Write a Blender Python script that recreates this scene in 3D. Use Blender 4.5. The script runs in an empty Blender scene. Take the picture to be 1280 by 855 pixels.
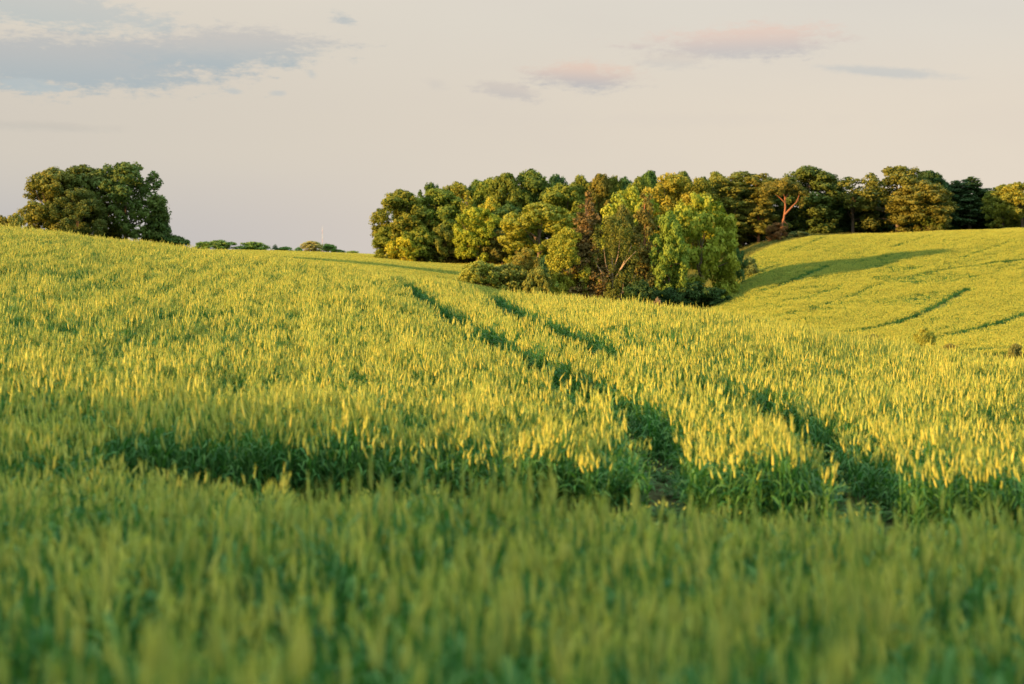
import bpy, math, random
import numpy as np
from mathutils import Vector

sc = bpy.context.scene
COL = sc.collection

# ------------------------------------------------------------------ camera, sky, sun, exposure
F = 1778.0; CX = 640.0; HY = 325.0          # focal length, optical centre and eye level in photo pixels
cam = bpy.data.cameras.new('camera')
cam.sensor_width = 36.0
cam.lens = 36.0 * F / 1280.0
cam.shift_y = -(427.5 - HY) / 1280.0
cam.clip_start = 0.05; cam.clip_end = 8000
cam.dof.use_dof = True
cam.dof.focus_distance = 42.0
cam.dof.aperture_fstop = 1.5
camo = bpy.data.objects.new('camera', cam); COL.objects.link(camo)
camo.location = (0, 0, 0); camo.rotation_euler = (math.radians(90), 0, 0)
sc.camera = camo

SUN_AZ = math.radians(-115.0)               # bearing of the sun from +Y towards +X
SUN_EL = math.radians(9.5)
EXPOSURE = 1.3
SUN_STRENGTH = 5.0
SKY_STRENGTH = 0.12
to_sun = Vector((math.sin(SUN_AZ) * math.cos(SUN_EL), math.cos(SUN_AZ) * math.cos(SUN_EL), math.sin(SUN_EL)))
sl = bpy.data.lights.new('sun', 'SUN'); sl.energy = SUN_STRENGTH; sl.angle = math.radians(0.5)
sl.color = (1.0, 0.515, 0.165)
so = bpy.data.objects.new('sun', sl); COL.objects.link(so)
so.rotation_euler = (-to_sun).to_track_quat('-Z', 'Y').to_euler()
so.location = (-60, -30, 40)

sc.view_settings.view_transform = 'Standard'
sc.view_settings.look = 'None'
sc.view_settings.exposure = EXPOSURE
sc.view_settings.gamma = 1.0
sc.view_settings.use_curve_mapping = False
sc.cycles.max_bounces = 6
sc.cycles.diffuse_bounces = 3
sc.cycles.glossy_bounces = 2
sc.cycles.transmission_bounces = 4
sc.cycles.transparent_max_bounces = 4
sc.cycles.caustics_reflective = False
sc.cycles.caustics_refractive = False


class G:
    """small helper for building shader node graphs"""
    def __init__(self, tree): self.t = tree
    def n(self, typ, **kw):
        nd = self.t.nodes.new(typ)
        for k, v in kw.items(): setattr(nd, k, v)
        return nd
    def set(self, sock, v):
        if hasattr(v, 'is_output') or isinstance(v, bpy.types.NodeSocket): self.t.links.new(v, sock)
        else: sock.default_value = v
    def m(self, op, a, b=0.0, c=0.0, clamp=False):
        nd = self.n('ShaderNodeMath', operation=op, use_clamp=clamp)
        self.set(nd.inputs[0], a); self.set(nd.inputs[1], b); self.set(nd.inputs[2], c)
        return nd.outputs[0]
    def mix(self, fac, a, b, blend='MIX'):
        nd = self.n('ShaderNodeMix', data_type='RGBA', blend_type=blend)
        self.set(nd.inputs[0], fac); self.set(nd.inputs[6], a); self.set(nd.inputs[7], b)
        return nd.outputs[2]
    def ramp(self, v, lo, hi, a=0.0, b=1.0):
        nd = self.n('ShaderNodeMapRange', interpolation_type='SMOOTHSTEP')
        self.set(nd.inputs[0], v); self.set(nd.inputs[1], lo); self.set(nd.inputs[2], hi)
        self.set(nd.inputs[3], a); self.set(nd.inputs[4], b)
        return nd.outputs[0]
    def noise(self, vec, scale, detail=4.0, rough=0.55):
        nd = self.n('ShaderNodeTexNoise')
        if vec is not None: self.set(nd.inputs['Vector'], vec)
        nd.inputs['Scale'].default_value = scale; nd.inputs['Detail'].default_value = detail
        nd.inputs['Roughness'].default_value = rough
        return nd.outputs['Fac']


def srgb(*c):
    return tuple((x / 255 / 12.92 if x < 10 else ((x / 255 + 0.055) / 1.055) ** 2.4) for x in c)


# the evening sky: a Nishita sky veiled towards the horizon by pale cream haze, an added bright dome overhead, with a few stratus clouds
world = bpy.data.worlds.new('World'); sc.world = world; world.use_nodes = True
nt = world.node_tree; nt.nodes.clear(); g = G(nt)
out = g.n('ShaderNodeOutputWorld'); bg = g.n('ShaderNodeBackground')
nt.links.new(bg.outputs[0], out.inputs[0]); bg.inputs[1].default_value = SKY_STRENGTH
sky = g.n('ShaderNodeTexSky', sky_type='NISHITA'); sky.sun_disc = False
sky.sun_elevation = SUN_EL; sky.sun_rotation = SUN_AZ
sky.air_density = 1.0; sky.dust_density = 1.5; sky.ozone_density = 2.0
tc = g.n('ShaderNodeTexCoord')
sep = g.n('ShaderNodeSeparateXYZ'); nt.links.new(tc.outputs['Generated'], sep.inputs[0])
X, Y, Z = sep.outputs
EL = g.m('MULTIPLY', g.m('ARCSINE', Z), 57.29578)                 # elevation, degrees
AZ = g.m('MULTIPLY', g.m('ARCTAN2', X, Y), 57.29578)              # bearing, degrees
K_SKY = 1.0 / (SKY_STRENGTH * 2 ** EXPOSURE)
sk = lambda *c: tuple(v * K_SKY for v in srgb(*c)) + (1.0,)
low = g.mix(g.ramp(AZ, -22, 12), sk(191, 188, 188), sk(229, 215, 198))
mid = g.mix(g.ramp(AZ, -24, 18), sk(211, 203, 190), sk(228, 216, 199))
top = g.mix(g.ramp(AZ, -20, 20), sk(221, 213, 199), sk(221, 216, 206))
cream = g.mix(g.ramp(EL, 0.2, 4.5), low, mid)
cream = g.mix(g.ramp(EL, 5, 11), cream, top)
cream = g.mix(g.ramp(EL, 14, 45), cream, tuple(v * K_SKY for v in (1.75, 2.05, 1.90)) + (1.0,))  # unseen overhead dome set brighter than the lower sky to lift shaded areas
nish = g.n('ShaderNodeMix', data_type='RGBA', blend_type='MULTIPLY'); nish.inputs[0].default_value = 1
nt.links.new(sky.outputs[0], nish.inputs[6]); nish.inputs[7].default_value = (1.0, 1.0, 1.0, 1)
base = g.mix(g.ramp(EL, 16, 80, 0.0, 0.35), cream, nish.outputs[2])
# soft streaks and mottling
cmb = g.n('ShaderNodeCombineXYZ'); g.set(cmb.inputs[0], AZ); g.set(cmb.inputs[1], g.m('MULTIPLY', EL, 3.0))
vec = cmb.outputs[0]
n4 = g.noise(vec, 2.1, 5, 0.65); n1 = g.noise(vec, 0.22, 6, 0.6); n2 = g.noise(vec, 0.75, 5, 0.62); n3 = g.noise(vec, 0.1, 3, 0.5)
base = g.mix(g.m('MULTIPLY', g.ramp(n3, 0.4, 0.7), 0.10), base, sk(205, 196, 190))


def az_of(px): return math.degrees(math.atan((px - CX) / F))
def el_of(py, px=640): return math.degrees(math.atan((HY - py) / F * math.cos(math.radians(az_of(px)))))


def cloud(px, py, w, h, slope, sharp, amt, col_top, col_bot, wob=0.55):
    """one cloud patch: an ellipse in bearing and elevation, its rim broken by noise"""
    global base
    a0, e0 = az_of(px), el_of(py, px); ra, re = w / F * 57.3 / 2 * 1.12, h / F * 57.3 / 2 * 1.4
    da = g.m('SUBTRACT', AZ, a0)
    de = g.m('SUBTRACT', g.m('SUBTRACT', EL, e0), g.m('MULTIPLY', da, slope))
    u = g.m('DIVIDE', da, ra); v = g.m('DIVIDE', de, re)
    r = g.m('SQRT', g.m('ADD', g.m('MULTIPLY', u, u), g.m('MULTIPLY', v, v)))
    nn = g.m('ADD', g.m('MULTIPLY', g.m('SUBTRACT', n1, 0.5), 2.2), g.m('ADD', g.m('MULTIPLY', g.m('SUBTRACT', n2, 0.5), 2.4), g.m('MULTIPLY', g.m('SUBTRACT', n4, 0.5), 2.2)))
    s = g.m('ADD', g.m('SUBTRACT', 1.0, r), g.m('MULTIPLY', nn, wob))
    f = g.m('MULTIPLY', g.ramp(s, 0.0, sharp), amt)
    col = g.mix(g.ramp(v, -0.7, 0.6), sk(*col_bot), sk(*col_top))
    base = g.mix(f, base, col)


cloud(90, 78, 430, 66, 0.0, 0.55, 0.92, (188, 189, 188), (171, 183, 188), 0.42)
cloud(280, 62, 300, 46, 0.03, 0.55, 0.85, (196, 193, 189), (174, 185, 189), 0.42)
cloud(45, 108, 90, 16, -0.05, 0.5, 0.75, (186, 194, 195), (180, 192, 195))
cloud(60, 12, 330, 40, -0.10, 0.6, 0.75, (192, 196, 194), (184, 193, 193))
cloud(430, 24, 40, 15, -0.2, 0.9, 0.75, (180, 188, 190), (184, 190, 192), 0.7)
cloud(390, 93, 22, 10, -0.2, 0.8, 0.5, (184, 192, 194), (184, 192, 194), 0.5)
cloud(292, 114, 26, 8, -0.1, 0.8, 0.6, (184, 192, 194), (184, 192, 194), 0.4)
cloud(348, 116, 24, 7, 0.0, 0.8, 0.5, (184, 192, 194), (184, 192, 194), 0.4)
cloud(635, 115, 100, 20, -0.13, 0.7, 0.7, (205, 196, 188), (192, 188, 186), 0.5)
cloud(545, 105, 40, 14, -0.1, 0.9, 0.35, (205, 198, 190), (200, 196, 190), 0.5)
cloud(730, 95, 160, 34, -0.06, 0.7, 0.9, (227, 202, 186), (187, 186, 187), 0.42)
cloud(930, 52, 280, 38, 0.0, 0.7, 0.85, (228, 203, 189), (196, 192, 191), 0.45)
cloud(845, 76, 110, 22, -0.05, 0.8, 0.5, (215, 203, 192), (198, 196, 193), 0.5)
cloud(1110, 90, 190, 12, -0.11, 0.8, 0.65, (196, 198, 196), (192, 196, 196), 0.35)
cloud(860, 150, 600, 20, -0.01, 1.0, 0.12, (212, 203, 194), (212, 203, 194), 0.6)
cloud(60, 158, 200, 12, -0.02, 1.0, 0.4, (196, 190, 180), (190, 188, 180), 0.4)
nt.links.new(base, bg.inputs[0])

# ------------------------------------------------------------------ the lie of the land
# surveyed points: bearing (photo pixel column), distance in metres, sight line (photo pixel row) of the crop surface
CP = [
(640,2.0,900),(640,3.5,835),(640,8,614),(640,12,572),(640,17,509),(640,24,452),(640,32,412),(640,45,384),(640,56,369),(640,72,380),
(0,2.0,900),(0,3.5,825),(0,8,598),(0,12,548),(0,20,440),(0,28,391),(0,40,350),(0,60,302),(0,80,286),(0,110,292),(0,150,300),(0,200,303),
(-400,2.0,900),(-400,3.5,820),(-400,12,530),(-400,25,380),(-400,45,300),(-400,80,262),(-400,200,285),
(240,12,562),(240,20,466),(240,40,372),(240,62,327),(240,88,312),(240,120,317),(240,200,317),(240,300,314),(240,420,312),
(450,17,503),(450,25,440),(450,40,379),(450,60,347),(450,80,338),(450,110,347),(450,160,336),(450,250,324),(450,350,318.5),(450,480,316.5),
(340,300,315),(340,420,313),
(560,30,418),(560,48,370),(560,62,358),(560,85,365),(560,110,360),(560,150,352.5),(560,220,341),(560,300,328),(560,400,322),
(700,40,389),(700,54,374),(700,72,386),(700,110,393),
(830,12,580),(830,20,490),(830,30,427),(830,42,397),(830,52,388),(830,65,394),(830,100,412),(830,150,404),
(1000,12,588),(1000,17,527),(1000,25,470),(1000,34,431),(1000,42,415),(1000,54,417),(1000,80,437),(1000,115,430),
(1280,2,900),(1280,3.5,840),(1280,8,650),(1280,11,607),(1280,17,543),(1280,24,491),(1280,31,457),(1280,42,458),(1280,60,470),
(1680,3.5,850),(1680,12,600),(1680,30,480),(1680,60,490),(1680,100,455),(1680,200,325),(1680,260,285),(1680,320,287),
(1280,100,446),(1280,140,397),(1280,170,362),(1280,200,330),(1280,225,305),(1280,245,290),(1280,262,285),(1280,300,288),
(1160,110,437),(1160,150,387),(1160,180,352),(1160,211,318),(1160,235,298),(1160,252,289.5),(1160,290,292),
(1050,115,432),(1050,150,392),(1050,180,360),(1050,210,330),(1050,235,304),(1050,252,292),(1050,290,295),
(950,130,414),(950,160,388),(950,190,362),(950,215,338),(950,240,315),(950,260,302),(950,290,300),
(880,165,400),(880,200,380),(880,230,358),(880,260,335),(880,290,318),
(720,120,396),(720,195,381),(720,240,352),(720,290,332),
(650,120,380),(650,195,364),(650,250,342),(650,300,328),
]
for _px in (-400, 0, 240, 450, 640, 860, 1050, 1280, 1680):
    for _d in (700, 1500, 3200):
        CP.append((_px, _d, HY - (3.5 if _px < 800 else 6) * F / _d))
CP = np.array(CP, float)
def _U(px): return px / 640.0
def _V(d): return np.log(d) * 0.9
def _K(r2): return np.where(r2 > 1e-12, r2 * np.log(r2 + 1e-12), 0)
cu, cv = _U(CP[:, 0]), _V(CP[:, 1]); NC = len(CP)
_A = np.zeros((NC + 3, NC + 3))
_A[:NC, :NC] = _K((cu[:, None] - cu) ** 2 + (cv[:, None] - cv) ** 2) + np.eye(NC) * 0.003
_A[:NC, NC] = 1; _A[:NC, NC + 1] = cu; _A[:NC, NC + 2] = cv; _A[NC:, :NC] = _A[:NC, NC:].T
_W = np.linalg.solve(_A, np.concatenate([HY - CP[:, 2], np.zeros(3)]))
CROP = 0.72


def canopy(x, y):
    x = np.asarray(x, float); y = np.asarray(y, float)
    d = np.clip(y, 2.0, 3200)
    u = _U(np.clip(CX + F * x / np.clip(y, 3.0, None), -400, 1680)); v = _V(d)
    o = np.empty(x.size); xf = u.ravel(); vf = v.ravel()
    for i in range(0, x.size, 20000):
        a = xf[i:i + 20000, None]; b = vf[i:i + 20000, None]
        o[i:i + 20000] = _K((a - cu) ** 2 + (b - cv) ** 2) @ _W[:NC] + _W[NC] + _W[NC + 1] * a[:, 0] + _W[NC + 2] * b[:, 0]
    return o.reshape(x.shape) * d / F


def ground_z(x, y): return canopy(x, y) - CROP
def gz1(x, y): return float(ground_z(np.array([x]), np.array([y]))[0])


def on_crop(px, py, dmin=3, dmax=420):
    """the first point of the crop surface met along a sight line"""
    d = np.exp(np.linspace(math.log(dmin), math.log(dmax), 900)); x = (px - CX) / F * d
    row = HY - canopy(x, d) * F / d
    k = np.argmax(row <= py)
    return x[k], d[k]


_rs = np.random.RandomState(5)
_lat = _rs.rand(256, 256)
def vnoise(x, y, s, off=0):
    x = np.asarray(x) / s + 1000 + off * 17.3; y = np.asarray(y) / s + 1000 + off * 31.7
    i = np.floor(x).astype(int); j = np.floor(y).astype(int); fx = x - i; fy = y - j
    fx = fx * fx * (3 - 2 * fx); fy = fy * fy * (3 - 2 * fy)
    L = lambda a, b: _lat[a % 256, b % 256]
    return (L(i, j) * (1 - fx) + L(i + 1, j) * fx) * (1 - fy) + (L(i, j + 1) * (1 - fx) + L(i + 1, j + 1) * fx) * fy


# ------------------------------------------------------------------ materials
def new_mat(name):
    m = bpy.data.materials.new(name); m.use_nodes = True
    m.node_tree.nodes.clear(); return m, G(m.node_tree)


def leafy(name, col=None, trans=0.3, rough=0.6, spec=0.25, tint_amt=0.5, use_obj=False, tcol=(1.15, 1.1, 0.5)):
    """foliage: diffuse + translucent blade, its own colour varying from leaf to leaf"""
    m, g = new_mat(name)
    o = g.n('ShaderNodeOutputMaterial')
    oi = g.n('ShaderNodeObjectInfo')
    c = oi.outputs['Color'] if use_obj else tuple(col) + (1,)
    at = g.n('ShaderNodeAttribute', attribute_name='tint')
    t = at.outputs['Fac']
    hsv = g.n('ShaderNodeHueSaturation')
    g.set(hsv.inputs['Hue'], g.m('ADD', 0.5, g.m('MULTIPLY', g.m('SUBTRACT', t, 0.5), -0.055)))
    g.set(hsv.inputs['Saturation'], 1.0)
    rv = g.m('MULTIPLY', g.m('SUBTRACT', oi.outputs['Random'], 0.5), 0.3)
    g.set(hsv.inputs['Value'], g.m('ADD', g.m('ADD', 1.0 - tint_amt * 0.5, g.m('MULTIPLY', t, tint_amt)), rv))
    g.set(hsv.inputs['Color'], c)
    p = g.n('ShaderNodeBsdfPrincipled')
    g.set(p.inputs['Base Color'], hsv.outputs[0]); p.inputs['Roughness'].default_value = rough
    p.inputs['Specular IOR Level'].default_value = spec
    tr = g.n('ShaderNodeBsdfTranslucent')
    g.set(tr.inputs['Color'], g.mix(1.0, hsv.outputs[0], tuple(tcol) + (1,), 'MULTIPLY'))
    mx = g.n('ShaderNodeMixShader'); mx.inputs[0].default_value = trans
    g.t.links.new(p.outputs[0], mx.inputs[1]); g.t.links.new(tr.outputs[0], mx.inputs[2])
    g.t.links.new(mx.outputs[0], o.inputs[0])
    return m


M_LEAF = leafy('tree_leaves', use_obj=True, spec=0.10, trans=0.22, tint_amt=0.7)
M_BLADE = leafy('barley_blade', (0.060, 0.185, 0.045), trans=0.30, tint_amt=0.5, tcol=(1.1, 1.25, 0.5))
M_EAR = leafy('barley_ear', (0.42, 0.48, 0.100), trans=0.25, tint_amt=0.4, spec=0.35)
M_EARFAR = leafy('far_barley_ear', (0.37, 0.43, 0.075), trans=0.25, tint_amt=0.35)
M_GRASS = leafy('verge_grass_blade', (0.16, 0.19, 0.05), trans=0.3, tint_amt=0.8)


def bark_mat():
    m, g = new_mat('bark'); o = g.n('ShaderNodeOutputMaterial'); oi = g.n('ShaderNodeObjectInfo')
    tcn = g.n('ShaderNodeTexCoord')
    nz = g.noise(tcn.outputs['Object'], 3.0, 6, 0.7)
    c = g.mix(g.ramp(nz, 0.35, 0.65), oi.outputs['Color'], (0.05, 0.035, 0.025, 1))
    c = g.mix(0.55, c, oi.outputs['Color'])
    p = g.n('ShaderNodeBsdfPrincipled'); g.set(p.inputs['Base Color'], c); p.inputs['Roughness'].default_value = 0.9
    bp = g.n('ShaderNodeBump'); bp.inputs['Strength'].default_value = 0.6; g.set(bp.inputs['Height'], nz)
    g.t.links.new(bp.outputs[0], p.inputs['Normal'])
    g.t.links.new(p.outputs[0], o.inputs[0]); return m


M_BARK = bark_mat()


def ground_mat():
    m, g = new_mat('soil_and_green'); o = g.n('ShaderNodeOutputMaterial')
    geo = g.n('ShaderNodeNewGeometry'); pos = geo.outputs['Position']
    a = g.noise(pos, 0.05, 5); b = g.noise(pos, 1.3, 6, 0.65); c3 = g.noise(pos, 9.0, 4, 0.6)
    at = g.n('ShaderNodeAttribute', attribute_name='cover'); cov = at.outputs['Fac']
    soil = g.mix(g.ramp(b, 0.35, 0.65), (0.040, 0.036, 0.018, 1), (0.060, 0.056, 0.026, 1))
    soil = g.mix(g.ramp(c3, 0.4, 0.7), soil, (0.045, 0.075, 0.022, 1))
    grass = g.mix(g.ramp(a, 0.35, 0.65), (0.17, 0.19, 0.045, 1), (0.25, 0.24, 0.06, 1))
    grass = g.mix(g.ramp(b, 0.4, 0.7), grass, (0.12, 0.15, 0.035, 1))
    c = g.mix(cov, soil, grass)
    p = g.n('ShaderNodeBsdfPrincipled'); g.set(p.inputs['Base Color'], c); p.inputs['Roughness'].default_value = 1.0
    p.inputs['Specular IOR Level'].default_value = 0.1
    bp = g.n('ShaderNodeBump'); bp.inputs['Strength'].default_value = 0.7; bp.inputs['Distance'].default_value = 0.3; g.set(bp.inputs['Height'], b)
    g.t.links.new(bp.outputs[0], p.inputs['Normal'])
    g.t.links.new(p.outputs[0], o.inputs[0]); return m


# ------------------------------------------------------------------ mesh helpers
def mesh_from(name, verts, faces4, mats, mat_idx=None, tint=None, tris=None):
    """verts (N,3); faces4 (M,4) int; optional tris (T,3)"""
    me = bpy.data.meshes.new(name)
    verts = np.asarray(verts, np.float32)
    f4 = np.asarray(faces4 if faces4 is not None else np.zeros((0, 4)), np.int32).reshape(-1, 4)
    t3 = np.asarray(tris if tris is not None else np.zeros((0, 3)), np.int32).reshape(-1, 3)
    loops = np.concatenate([f4.ravel(), t3.ravel()])
    starts = np.concatenate([np.arange(len(f4)) * 4, len(f4) * 4 + np.arange(len(t3)) * 3]).astype(np.int32)
    me.vertices.add(len(verts)); me.vertices.foreach_set('co', verts.ravel())
    me.loops.add(len(loops)); me.loops.foreach_set('vertex_index', loops.astype(np.int32))
    me.polygons.add(len(starts)); me.polygons.foreach_set('loop_start', starts)
    for m in mats: me.materials.append(m)
    if mat_idx is not None: me.polygons.foreach_set('material_index', np.asarray(mat_idx, np.int32))
    if tint is not None:
        a = me.attributes.new('tint', 'FLOAT', 'FACE'); a.data.foreach_set('value', np.asarray(tint, np.float32))
    me.update(calc_edges=True); me.validate()
    return me


def link(name, me, parent=None):
    o = bpy.data.objects.new(name, me); COL.objects.link(o)
    if parent is not None: o.parent = parent
    return o


def tag(o, label=None, cat=None, group=None, kind=None):
    if label: o['label'] = label
    if cat: o['category'] = cat
    if group: o['group'] = group
    if kind: o['kind'] = kind
    return o


class Tubes:
    """tapered round limbs collected into one mesh"""
    def __init__(self): self.v = []; self.f = []
    def add(self, pts, rad, sides=7):
        pts = [Vector(p) for p in pts]; b0 = sum(len(a) for a in self.v); rings = []
        for i, p in enumerate(pts):
            d = (pts[min(i + 1, len(pts) - 1)] - pts[max(i - 1, 0)]).normalized()
            s = d.cross(Vector((0.31, 0.95, 0.05))).normalized(); t = d.cross(s)
            for k in range(sides):
                a = 2 * math.pi * k / sides
                rings.append(p + (s * math.cos(a) + t * math.sin(a)) * rad[i])
        self.v.append(np.array([tuple(r) for r in rings]))
        for i in range(len(pts) - 1):
            for k in range(sides):
                k2 = (k + 1) % sides
                self.f.append((b0 + i * sides + k, b0 + i * sides + k2, b0 + (i + 1) * sides + k2, b0 + (i + 1) * sides + k))
    def mesh(self, name, mat):
        me = mesh_from(name, np.concatenate(self.v), self.f, [mat])
        me.polygons.foreach_set('use_smooth', [True] * len(me.polygons)); return me


# ------------------------------------------------------------------ ground
def axis(lo, hi, a, ds):
    s = np.arange(math.asinh(lo / a), math.asinh(hi / a) + ds, ds); return a * np.sinh(s)
gx = axis(-2600, 2600, 12, 0.05); gy = axis(-260, 3200, 12, 0.036)
GX, GY = np.meshgrid(gx, gy)
GZ = ground_z(GX, GY)
nx, ny = len(gx), len(gy)
gv = np.stack([GX.ravel(), GY.ravel(), GZ.ravel()], 1)
I, J = np.meshgrid(np.arange(nx - 1), np.arange(ny - 1)); q = (J * nx + I).ravel()
gme = mesh_from('ground', gv, np.stack([q, q + 1, q + nx + 1, q + nx], 1), [ground_mat()])
gme.polygons.foreach_set('use_smooth', [True] * len(gme.polygons))
cov = np.clip((GY.ravel() - 60) / 30, 0, 1)
ca = gme.attributes.new('cover', 'FLOAT', 'POINT'); ca.data.foreach_set('value', cov.astype(np.float32))
tag(link('ground', gme), 'rolling farmland of gentle rises and a shallow valley', 'ground', kind='structure')

# ------------------------------------------------------------------ barley: one small tuft of stems, several variants
def tuft_mesh(name, seed, stems, radius, ear_r=0.0125, ear_l=0.095, awns=True, leaf_w=0.013, stem_w=0.006, square=False, ear_mat=None, leaves=3, bare=0.30):
    r = np.random.RandomState(seed)
    V = []; Q = []; T = []; qm = []; tm = []; qt = []; tt = []
    def addv(p): V.append(p); return len(V) - 1
    def ribbon(pts, wid, side, mat, tint):
        prev = None
        for p, w in zip(pts, wid):
            a = addv(p - side * w); b = addv(p + side * w)
            if prev: Q.append((prev[0], prev[1], b, a)); qm.append(mat); qt.append(tint)
            prev = (a, b)
    for i in range(stems):
        if square: bx, by = r.uniform(-radius, radius, 2)
        else:
            a = r.uniform(0, 6.283); rr = radius * math.sqrt(r.rand()); bx, by = rr * math.cos(a), rr * math.sin(a)
        h = r.normal(0.57, 0.07); lean = r.normal(0, 0.055, 2) + np.array([0.02, 0.0])
        tint = r.rand(); base = np.array([bx, by, 0.0])
        P = lambda t: base + np.array([lean[0] * t * t, lean[1] * t * t, h * t])
        an = r.uniform(0, 3.14); side = np.array([math.cos(an), math.sin(an), 0])
        ribbon([P(0), P(0.5), P(1.0)], [stem_w, stem_w * 0.85, stem_w * 0.6], side, 0, tint)
        for k in range(leaves):
            t0 = [0.20, 0.42, 0.68, 0.45][k] + r.uniform(-0.06, 0.06); a2 = r.uniform(0, 6.283)
            d = np.array([math.cos(a2), math.sin(a2), 0]); sd = np.array([-d[1], d[0], 0])
            L = r.uniform(0.15, 0.27); p0 = P(t0); up = r.uniform(0.6, 1.0)
            drop = r.uniform(0.1, 0.7)
            pts = [p0, p0 + d * L * 0.3 + np.array([0, 0, L * 0.42 * up]), p0 + d * L * 0.62 + np.array([0, 0, L * (0.60 * up - 0.1 * drop)]), p0 + d * L * 0.95 + np.array([0, 0, L * (0.55 * up - 0.55 * drop)])]
            tw = sd * math.cos(0.5) + np.array([0, 0, math.sin(0.5)]) * r.uniform(-1, 1)
            ribbon(pts, [leaf_w * 0.6, leaf_w, leaf_w * 0.8, leaf_w * 0.08], tw, 0, r.rand())
        if r.rand() < bare: continue              # a tiller without an ear
        # ear: a four-sided spindle that nods a little, with a fan of awns
        top = P(1.0); nod = r.normal(0, 0.16, 2) + lean * 2
        ax = np.array([nod[0], nod[1], 1.0]); ax /= np.linalg.norm(ax)
        s1 = np.cross(ax, [0.3, 0.9, 0.1]); s1 /= np.linalg.norm(s1); s2 = np.cross(ax, s1)
        el = ear_l * r.uniform(0.8, 1.15); et = r.rand()
        rings = []
        for t, w in ((0, 0.35), (0.3, 1.0), (0.7, 0.85), (1.0, 0.2)):
            c = top + ax * el * t
            rings.append([addv(c + (s1 * math.cos(q_) + s2 * math.sin(q_)) * ear_r * w) for q_ in (0, 1.571, 3.142, 4.712)])
        for m_ in range(3):
            for k in range(4):
                Q.append((rings[m_][k], rings[m_][(k + 1) % 4], rings[m_ + 1][(k + 1) % 4], rings[m_ + 1][k])); qm.append(1); qt.append(et)
        if awns:
            for k in range(9):
                q_ = r.uniform(0, 6.283); o_ = s1 * math.cos(q_) + s2 * math.sin(q_)
                b = top + ax * el * r.uniform(0.3, 0.95); e = b + ax * r.uniform(0.05, 0.085) + o_ * r.uniform(0.01, 0.035)
                w = np.cross(o_, ax) * 0.0036
                T.append((addv(b - w), addv(b + w), addv(e))); tm.append(1); tt.append(et)
    return mesh_from(name, np.array(V), Q, [M_BLADE, ear_mat or M_EAR], qm + tm, qt + tt, T if T else None)


def instancer(name, pts, rot, scl, var, protos, label, cat):
    """one object of kind stuff: tufts set out on given points by geometry nodes"""
    me = bpy.data.meshes.new(name)
    me.vertices.add(len(pts)); me.vertices.foreach_set('co', np.asarray(pts, np.float32).ravel())
    for nm, typ, dat, key in (('rot', 'FLOAT_VECTOR', rot, 'vector'), ('scl', 'FLOAT_VECTOR', scl, 'vector'), ('var', 'INT', var, 'value')):
        a = me.attributes.new(nm, typ, 'POINT'); a.data.foreach_set(key, np.asarray(dat, np.int32 if typ == 'INT' else np.float32).ravel())
    o = link(name, me); tag(o, label, cat, kind='stuff')
    pc = bpy.data.collections.new(name + '_tufts')
    for k, p in enumerate(protos): pc.objects.link(bpy.data.objects.new('%s_tuft_%02d' % (name, k), p))
    ng = bpy.data.node_groups.new(name + '_set_out', 'GeometryNodeTree')
    ng.interface.new_socket('Geometry', in_out='INPUT', socket_type='NodeSocketGeometry')
    ng.interface.new_socket('Geometry', in_out='OUTPUT', socket_type='NodeSocketGeometry')
    N = ng.nodes; L = ng.links
    gi = N.new('NodeGroupInput'); go = N.new('NodeGroupOutput')
    ci = N.new('GeometryNodeCollectionInfo'); ci.inputs['Collection'].default_value = pc
    ci.inputs['Separate Children'].default_value = True; ci.inputs['Reset Children'].default_value = True
    ip = N.new('GeometryNodeInstanceOnPoints')
    L.new(gi.outputs[0], ip.inputs['Points']); L.new(ci.outputs[0], ip.inputs['Instance'])
    ip.inputs['Pick Instance'].default_value = True
    def attr(nm, typ):
        a = N.new('GeometryNodeInputNamedAttribute'); a.data_type = typ; a.inputs['Name'].default_value = nm; return a.outputs['Attribute']
    L.new(attr('var', 'INT'), ip.inputs['Instance Index'])
    er = N.new('FunctionNodeEulerToRotation'); L.new(attr('rot', 'FLOAT_VECTOR'), er.inputs[0]); L.new(er.outputs[0], ip.inputs['Rotation'])
    L.new(attr('scl', 'FLOAT_VECTOR'), ip.inputs['Scale'])
    L.new(ip.outputs[0], go.inputs[0])
    md = o.modifiers.new('set_out', 'NODES'); md.node_group = ng
    return o


def poly_dist(x, y, pts):
    best = np.full(x.shape, 1e9)
    for (x0, y0), (x1, y1) in zip(pts[:-1], pts[1:]):
        dx, dy = x1 - x0, y1 - y0; L2 = dx * dx + dy * dy + 1e-9
        t = np.clip(((x - x0) * dx + (y - y0) * dy) / L2, 0, 1)
        best = np.minimum(best, np.hypot(x - x0 - t * dx, y - y0 - t * dy))
    return best


def smooth(pts, n=2):
    for _ in range(n):
        o = [pts[0]]
        for a, b in zip(pts[:-1], pts[1:]):
            o += [(a[0] * .75 + b[0] * .25, a[1] * .75 + b[1] * .25), (a[0] * .25 + b[0] * .75, a[1] * .25 + b[1] * .75)]
        pts = o + [pts[-1]]
    return pts


rng = np.random.RandomState(11)
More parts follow.
